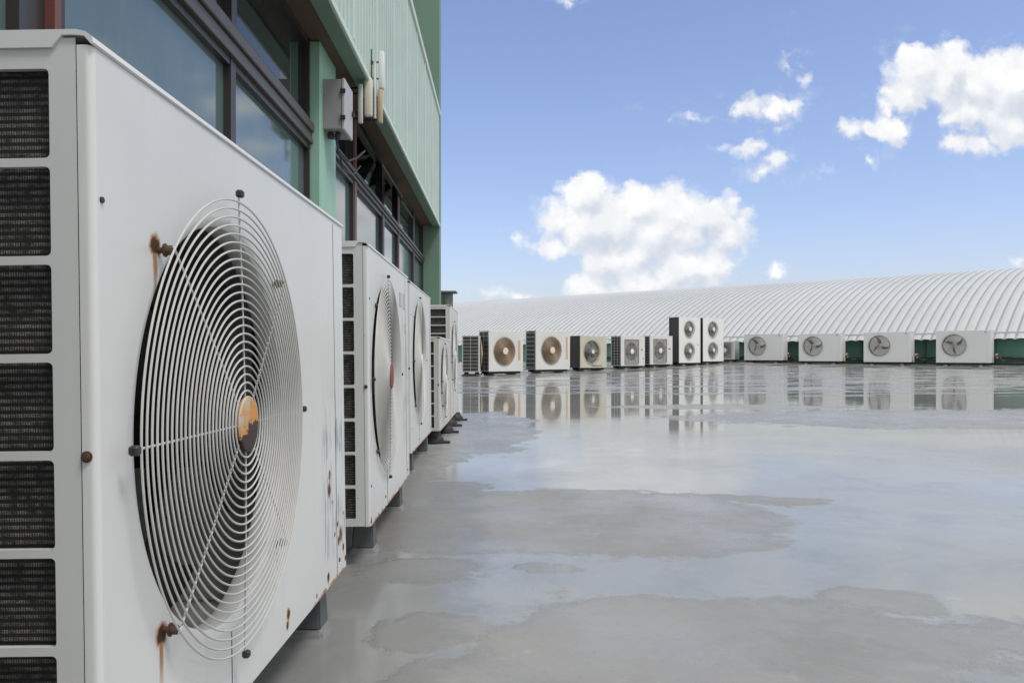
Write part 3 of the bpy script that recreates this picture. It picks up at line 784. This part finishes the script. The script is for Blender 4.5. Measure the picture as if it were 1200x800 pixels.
# ------------------------------------------------------------------ roof deck
def deck_mat():
    m, nt, b = newmat('wet_roof_screed')
    geo = N(nt, 'ShaderNodeNewGeometry'); P = geo.outputs['Position']
    sep = N(nt, 'ShaderNodeSeparateXYZ'); nt.links.new(P, sep.inputs[0])
    flat = N(nt, 'ShaderNodeCombineXYZ'); nt.links.new(sep.outputs[0], flat.inputs[0]); nt.links.new(sep.outputs[1], flat.inputs[1])
    F = flat.outputs[0]
    w1 = noise(nt, F, 1.3, 6, .62, out=1); w2 = noise(nt, F, 7, 5, .65, out=1)
    warp = vmath(nt, 'ADD', vmath(nt, 'MULTIPLY', vmath(nt, 'SUBTRACT', w1, (.5, .5, .5)), (.75, .75, 0)), vmath(nt, 'MULTIPLY', vmath(nt, 'SUBTRACT', w2, (.5, .5, .5)), (.16, .16, 0)))
    near = ramp(nt, sep.outputs[1], 1.0, 7.0, .55, 1.3)
    sc = N(nt, 'ShaderNodeVectorMath', operation='SCALE'); nt.links.new(warp, sc.inputs[0]); nt.links.new(near, sc.inputs[3])
    Q = vmath(nt, 'ADD', F, sc.outputs[0])
    # high, barely wet patches: x, y, rx, ry, strength
    patches = [(.27, 2.62, .62, .50, 1), (-.15, 2.55, .30, .42, 1), (.34, 1.42, .40, .40, 1), (.62, 1.50, .22, .22, .55), (-.02, 1.22, .24, .22, 1), (.25, 1.0, .9, .3, 1), (.92, 1.52, .20, .13, .42), (.80, 1.75, .14, .08, .5),
               (-.22, 5.9, .42, 1.6, 1), (-.55, 4.2, .25, 2.6, .8), (3.4, 6.9, 1.9, .8, .62), (6.2, 7.4, 2.0, .6, .6), (4.6, 6.3, 2.6, .55, .55), (2.2, 8.2, 1.2, .35, .5), (-.22, 1.95, .15, .16, .7), (-.30, 3.0, .18, .35, .8), (-.16, 1.52, .11, .08, .6), (.95, 2.95, .22, .09, .7), (.08, 1.98, .10, .05, .8)]
    d = None
    for (x, y, rx, ry, s) in patches:
        v = vmath(nt, 'MULTIPLY_ADD', Q, (1 / rx, 1 / ry, 0), (-x / rx, -y / ry, 0))
        l = vmath(nt, 'LENGTH', v, out=1)
        e = math_(nt, 'SUBTRACT', s, math_(nt, 'MULTIPLY', l, s))
        d = e if d is None else math_(nt, 'MAXIMUM', d, e)
    fine = noise(nt, F, 16, 6, .7)
    med = noise(nt, F, 4.2, 6, .7)
    strk = noise(nt, vmath(nt, 'MULTIPLY', F, (.55, 2.6, 0)), 1.0, 5, .62)
    d = math_(nt, 'MAXIMUM', d, math_(nt, 'ADD', math_(nt, 'MULTIPLY_ADD', strk, 3.0, -1.50), ramp(nt, sep.outputs[1], 7.5, 11.5, -1.2, 0.0)))
    d = math_(nt, 'ADD', d, math_(nt, 'ADD', math_(nt, 'MULTIPLY_ADD', fine, .34, -.17), math_(nt, 'MULTIPLY_ADD', med, .72, -.36)))
    dry = ramp(nt, d, -.06, .125)                     # 1 where the screed stands out of the water
    rim = math_(nt, 'MULTIPLY', ramp(nt, d, -.05, .04), ramp(nt, d, .16, .06))
    stain = noise(nt, F, .9, 6, .65); grit = noise(nt, F, 60, 5, .7); mid = noise(nt, F, 5, 5, .65)
    col = mixc(nt, ramp(nt, stain, .3, .7), (.255, .250, .240), (.325, .32, .306))
    col = mixc(nt, ramp(nt, mid, .45, .75, 0, .5), col, (.25, .25, .245))
    blot = noise(nt, F, 2.3, 7, .72, dist=.6)
    col = mixc(nt, ramp(nt, blot, .48, .66, 0, .55), col, (.215, .212, .205))
    col = mixc(nt, ramp(nt, noise(nt, F, 11, 6, .7, dist=1.0), .58, .72, 0, .45), col, (.38, .375, .36))
    col = mixc(nt, ramp(nt, grit, .58, .72, 0, .40), col, (.15, .145, .14))
    col = mixc(nt, math_(nt, 'MULTIPLY', rim, .22), col, (.19, .185, .175))
    sq = N(nt, 'ShaderNodeSeparateXYZ'); nt.links.new(Q, sq.inputs[0])
    row_reflection = math_(nt, 'MULTIPLY', ramp(nt, math_(nt, 'ADD', sq.outputs[0], math_(nt, 'MULTIPLY_ADD', med, .3, -.15)), -.04, -.16), ramp(nt, sep.outputs[1], 4.5, 3.0))
    col = mixc(nt, math_(nt, 'MULTIPLY', row_reflection, .5), col, (.150, .150, .147))  # dark reflection beside the near row, painted into the floor colour
    # scattered dark crumbs
    vor = N(nt, 'ShaderNodeTexVoronoi'); vor.inputs['Scale'].default_value = 9; nt.links.new(F, vor.inputs['Vector'])
    cr = math_(nt, 'MULTIPLY', ramp(nt, vor.outputs[0], .045, .03), ramp(nt, noise(nt, F, 3.1, 2), .56, .60))
    col = mixc(nt, math_(nt, 'MULTIPLY', cr, .7), col, (.07, .06, .05))
    wetcol = mixc(nt, 1.0, col, (1.10, 1.14, 1.15), 'MULTIPLY')
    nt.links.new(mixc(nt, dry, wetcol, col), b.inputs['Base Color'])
    b.inputs['IOR'].default_value = 1.36
    rd = math_(nt, 'MULTIPLY_ADD', ramp(nt, noise(nt, F, 2.6, 6, .7), .35, .65), .28, .10)
    wr_ = ramp(nt, sep.outputs[1], 2.0, 9.0, .11, .02)
    film = math_(nt, 'MULTIPLY', ramp(nt, noise(nt, F, 1.1, 5, .6), .40, .60), ramp(nt, sep.outputs[1], 3.0, 8.0, .10, .0))
    rgh = math_(nt, 'ADD', math_(nt, 'MULTIPLY_ADD', dry, rd, wr_), film)
    nt.links.new(rgh, b.inputs['Roughness'])
    # slow wind ripples on the water, grain on the screed
    rip = noise(nt, vmath(nt, 'MULTIPLY', F, (.9, 4.2, 0)), 1.0, 4, .55)
    rip = math_(nt, 'MULTIPLY', rip, ramp(nt, sep.outputs[1], 3.0, 12.0, .6, 3.2))
    h = math_(nt, 'ADD', math_(nt, 'MULTIPLY', math_(nt, 'MULTIPLY', fine, dry), .5), math_(nt, 'MULTIPLY', math_(nt, 'SUBTRACT', 1.0, dry), math_(nt, 'MULTIPLY', rip, .10)))
    h = math_(nt, 'ADD', h, math_(nt, 'MULTIPLY', dry, .35))
    bump(nt, b, h, .30, .010)
    return m
dk = MB()
xs = [-200, -60, -20] + [-8 + .5 * i for i in range(61)] + [30, 60, 200]
yv = [-60, -20, -6] + [-2 + .5 * i for i in range(75)] + [60, 200]
for yy in yv:
    for xx in xs: dk.v.append((xx, yy, rise(xx, yy)))
nx = len(xs)
for j in range(len(yv) - 1):
    for i in range(nx - 1): dk.f.append((j * nx + i, j * nx + i + 1, (j + 1) * nx + i + 1, (j + 1) * nx + i))
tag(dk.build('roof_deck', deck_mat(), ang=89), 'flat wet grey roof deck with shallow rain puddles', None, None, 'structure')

# ------------------------------------------------------------------ sky
SUN_EL, SUN_AZ = 60, 128      # azimuth from +Y towards +X
w = bpy.data.worlds.new('World'); S.world = w; w.use_nodes = True
nt = w.node_tree; bg = nt.nodes['Background']
sky = N(nt, 'ShaderNodeTexSky', sky_type='NISHITA', sun_disc=False)
sky.sun_elevation = radians(SUN_EL); sky.sun_rotation = radians(SUN_AZ)
sky.altitude = 0; sky.air_density = 1.0; sky.dust_density = 1.6; sky.ozone_density = 2.5
tc = N(nt, 'ShaderNodeTexCoord'); sp = N(nt, 'ShaderNodeSeparateXYZ'); nt.links.new(tc.outputs['Generated'], sp.inputs[0])
yc = math_(nt, 'MAXIMUM', sp.outputs[1], .02)
cu = N(nt, 'ShaderNodeCombineXYZ'); nt.links.new(math_(nt, 'DIVIDE', sp.outputs[0], yc), cu.inputs[0]); nt.links.new(math_(nt, 'DIVIDE', sp.outputs[2], yc), cu.inputs[1])
UV = cu.outputs[0]
BL = [(690, 228, 38, 34), (655, 258, 32, 28), (745, 238, 36, 32), (790, 243, 42, 34), (838, 252, 44, 30), (868, 258, 22, 22), (700, 262, 62, 44), (655, 292, 34, 20), (780, 270, 70, 36), (845, 272, 40, 24), (720, 300, 55, 34), (800, 316, 56, 34), (690, 332, 38, 22), (836, 305, 34, 26), (745, 335, 50, 26),
      (1078, 84, 40, 36), (1112, 86, 40, 40), (1155, 96, 46, 42), (1195, 102, 52, 52), (1060, 108, 28, 36), (1130, 130, 40, 32), (1185, 142, 46, 38), (1118, 168, 24, 22), (1150, 172, 34, 16), (1022, 150, 24, 14), (1000, 154, 18, 17), (1045, 148, 22, 26), (1040, 125, 16, 18), (1235, 130, 60, 60),
      (905, 132, 34, 20), (882, 128, 24, 16), (930, 126, 28, 18), (915, 150, 18, 12), (816, 137, 30, 8), (870, 175, 28, 9), (886, 170, 18, 11), (892, 206, 20, 12), (912, 190, 18, 12), (924, 78, 8, 16), (946, 92, 8, 10), (938, 76, 5, 8),
      (910, 320, 13, 12), (579, 343, 18, 12), (610, 350, 30, 6), (668, 3, 8, 6), (1196, 308, 10, 9), (602, 282, 14, 6), (1020, 188, 10, 12), (970, 202, 8, 4)]
def cloud_group():
    g = bpy.data.node_groups.new('cloud_bank', 'ShaderNodeTree')
    g.interface.new_socket('P', in_out='INPUT', socket_type='NodeSocketVector'); g.interface.new_socket('D', in_out='OUTPUT', socket_type='NodeSocketFloat')
    gi = g.nodes.new('NodeGroupInput'); go = g.nodes.new('NodeGroupOutput')
    p0 = gi.outputs[0]
    n1 = noise(g, p0, 16, 6, .6, out=1); n2 = noise(g, p0, 60, 5, .62, out=1)
    wv = vmath(g, 'ADD', vmath(g, 'MULTIPLY_ADD', n1, (.030, .026, 0), (-.015, -.013, 0)), vmath(g, 'MULTIPLY_ADD', n2, (.022, .022, 0), (-.011, -.011, 0)))
    p = vmath(g, 'ADD', p0, wv)
    d = None
    for (x, y, rx, ry) in BL:
        u, v, a, b_ = (x - 600) / 950, (417 - y) / 950, rx / 950, ry / 950
        l = vmath(g, 'LENGTH', vmath(g, 'MULTIPLY_ADD', p, (1 / a, 1 / b_, 0), (-u / a, -v / b_, 0)), out=1)
        s = min(a, b_); e = math_(g, 'MULTIPLY_ADD', l, -s, s)
        if d is None: d = e
        else:
            n = g.nodes.new('ShaderNodeMath'); n.operation = 'SMOOTH_MAX'; n.inputs[2].default_value = .006
            g.links.new(d, n.inputs[0]); g.links.new(e, n.inputs[1]); d = n.outputs[0]
    vo = g.nodes.new('ShaderNodeTexVoronoi'); vo.feature = 'F1'; vo.inputs['Scale'].default_value = 30; vo.inputs['Detail'].default_value = 1.5; vo.inputs['Roughness'].default_value = .5
    g.links.new(p, vo.inputs['Vector'])
    d = math_(g, 'ADD', d, math_(g, 'MULTIPLY_ADD', vo.outputs['Distance'], -.017, .0135))
    g.links.new(d, go.inputs[0]); return g
CG = cloud_group()
def cloud(p):
    n = nt.nodes.new('ShaderNodeGroup'); n.node_tree = CG; nt.links.new(p, n.inputs[0]); return n.outputs[0]
d1 = cloud(UV); d2 = cloud(vmath(nt, 'ADD', UV, (-.006, .020, 0)))
wis = noise(nt, UV, 90, 6, .65)
alpha = ramp(nt, math_(nt, 'ADD', d1, math_(nt, 'MULTIPLY_ADD', wis, .014, -.007)), -.004, .013)
front = ramp(nt, sp.outputs[1], .05, .2)
thin = math_(nt, 'MULTIPLY', ramp(nt, noise(nt, vmath(nt, 'MULTIPLY', UV, (20, 30, 0)), 1, 7, .66), .52, .75, 0, .28), ramp(nt, d1, -.030, -.002))
alpha = math_(nt, 'MAXIMUM', alpha, thin)
alpha = math_(nt, 'MULTIPLY', alpha, front)
lit = ramp(nt, math_(nt, 'SUBTRACT', d1, d2), -.018, .013)
bb = noise(nt, UV, 22, 5, .6)
lit = math_(nt, 'MULTIPLY_ADD', ramp(nt, bb, .35, .65), .35, math_(nt, 'MULTIPLY', lit, .65))
ccol = mixc(nt, lit, (4.5, 4.9, 5.6), (7.2, 7.2, 7.15))
skyc = mixc(nt, 1.0, sky.outputs[0], (1.34, 1.225, 1.32), 'MULTIPLY')
tot = mixc(nt, alpha, skyc, ccol)
# broken cloud added over the unseen sky as bright neutral fill
u_, v_ = N(nt, 'ShaderNodeSeparateXYZ'), None
nt.links.new(UV, u_.inputs[0])
away = math_(nt, 'MAXIMUM', math_(nt, 'MAXIMUM', ramp(nt, u_.outputs[0], .66, 1.0), ramp(nt, u_.outputs[1], .52, .85)), ramp(nt, sp.outputs[1], .25, .02))
gn = noise(nt, tc.outputs['Generated'], 2.2, 7, .58)
gn2 = noise(nt, tc.outputs['Generated'], 5, 5, .55)
ga = math_(nt, 'MULTIPLY', ramp(nt, gn, .25, .60, .62, .97), away)
gcol = mixc(nt, ramp(nt, gn2, .3, .7), (5.0, 5.2, 5.25), (7.4, 7.45, 7.35))
tot = mixc(nt, ga, tot, gcol)
nt.links.new(tot, bg.inputs[0]); bg.inputs[1].default_value = .12

sun = bpy.data.lights.new('sun', 'SUN'); sun.energy = 1.7; sun.angle = radians(16); sun.color = (1.0, .96, .90)
so = bpy.data.objects.new('sun', sun); COL.objects.link(so)
el, az = radians(SUN_EL), radians(SUN_AZ)
sd = Vector((cos(el) * sin(az), cos(el) * cos(az), sin(el)))
so.rotation_euler = sd.to_track_quat('Z', 'Y').to_euler(); so.location = sd * 40

cam = bpy.data.cameras.new('camera'); co = bpy.data.objects.new('camera', cam); COL.objects.link(co)
co.location = (0, 0, CAM_H); co.rotation_euler = (pi / 2, 0, 0)
cam.sensor_width = 36; cam.lens = 28.5; cam.shift_y = 17 / 1200; cam.clip_start = .05; cam.clip_end = 2000
S.camera = co
S.view_settings.view_transform = 'Standard'; S.view_settings.look = 'None'; S.view_settings.exposure = 0.24; S.view_settings.gamma = 1
S.render.engine = 'CYCLES'
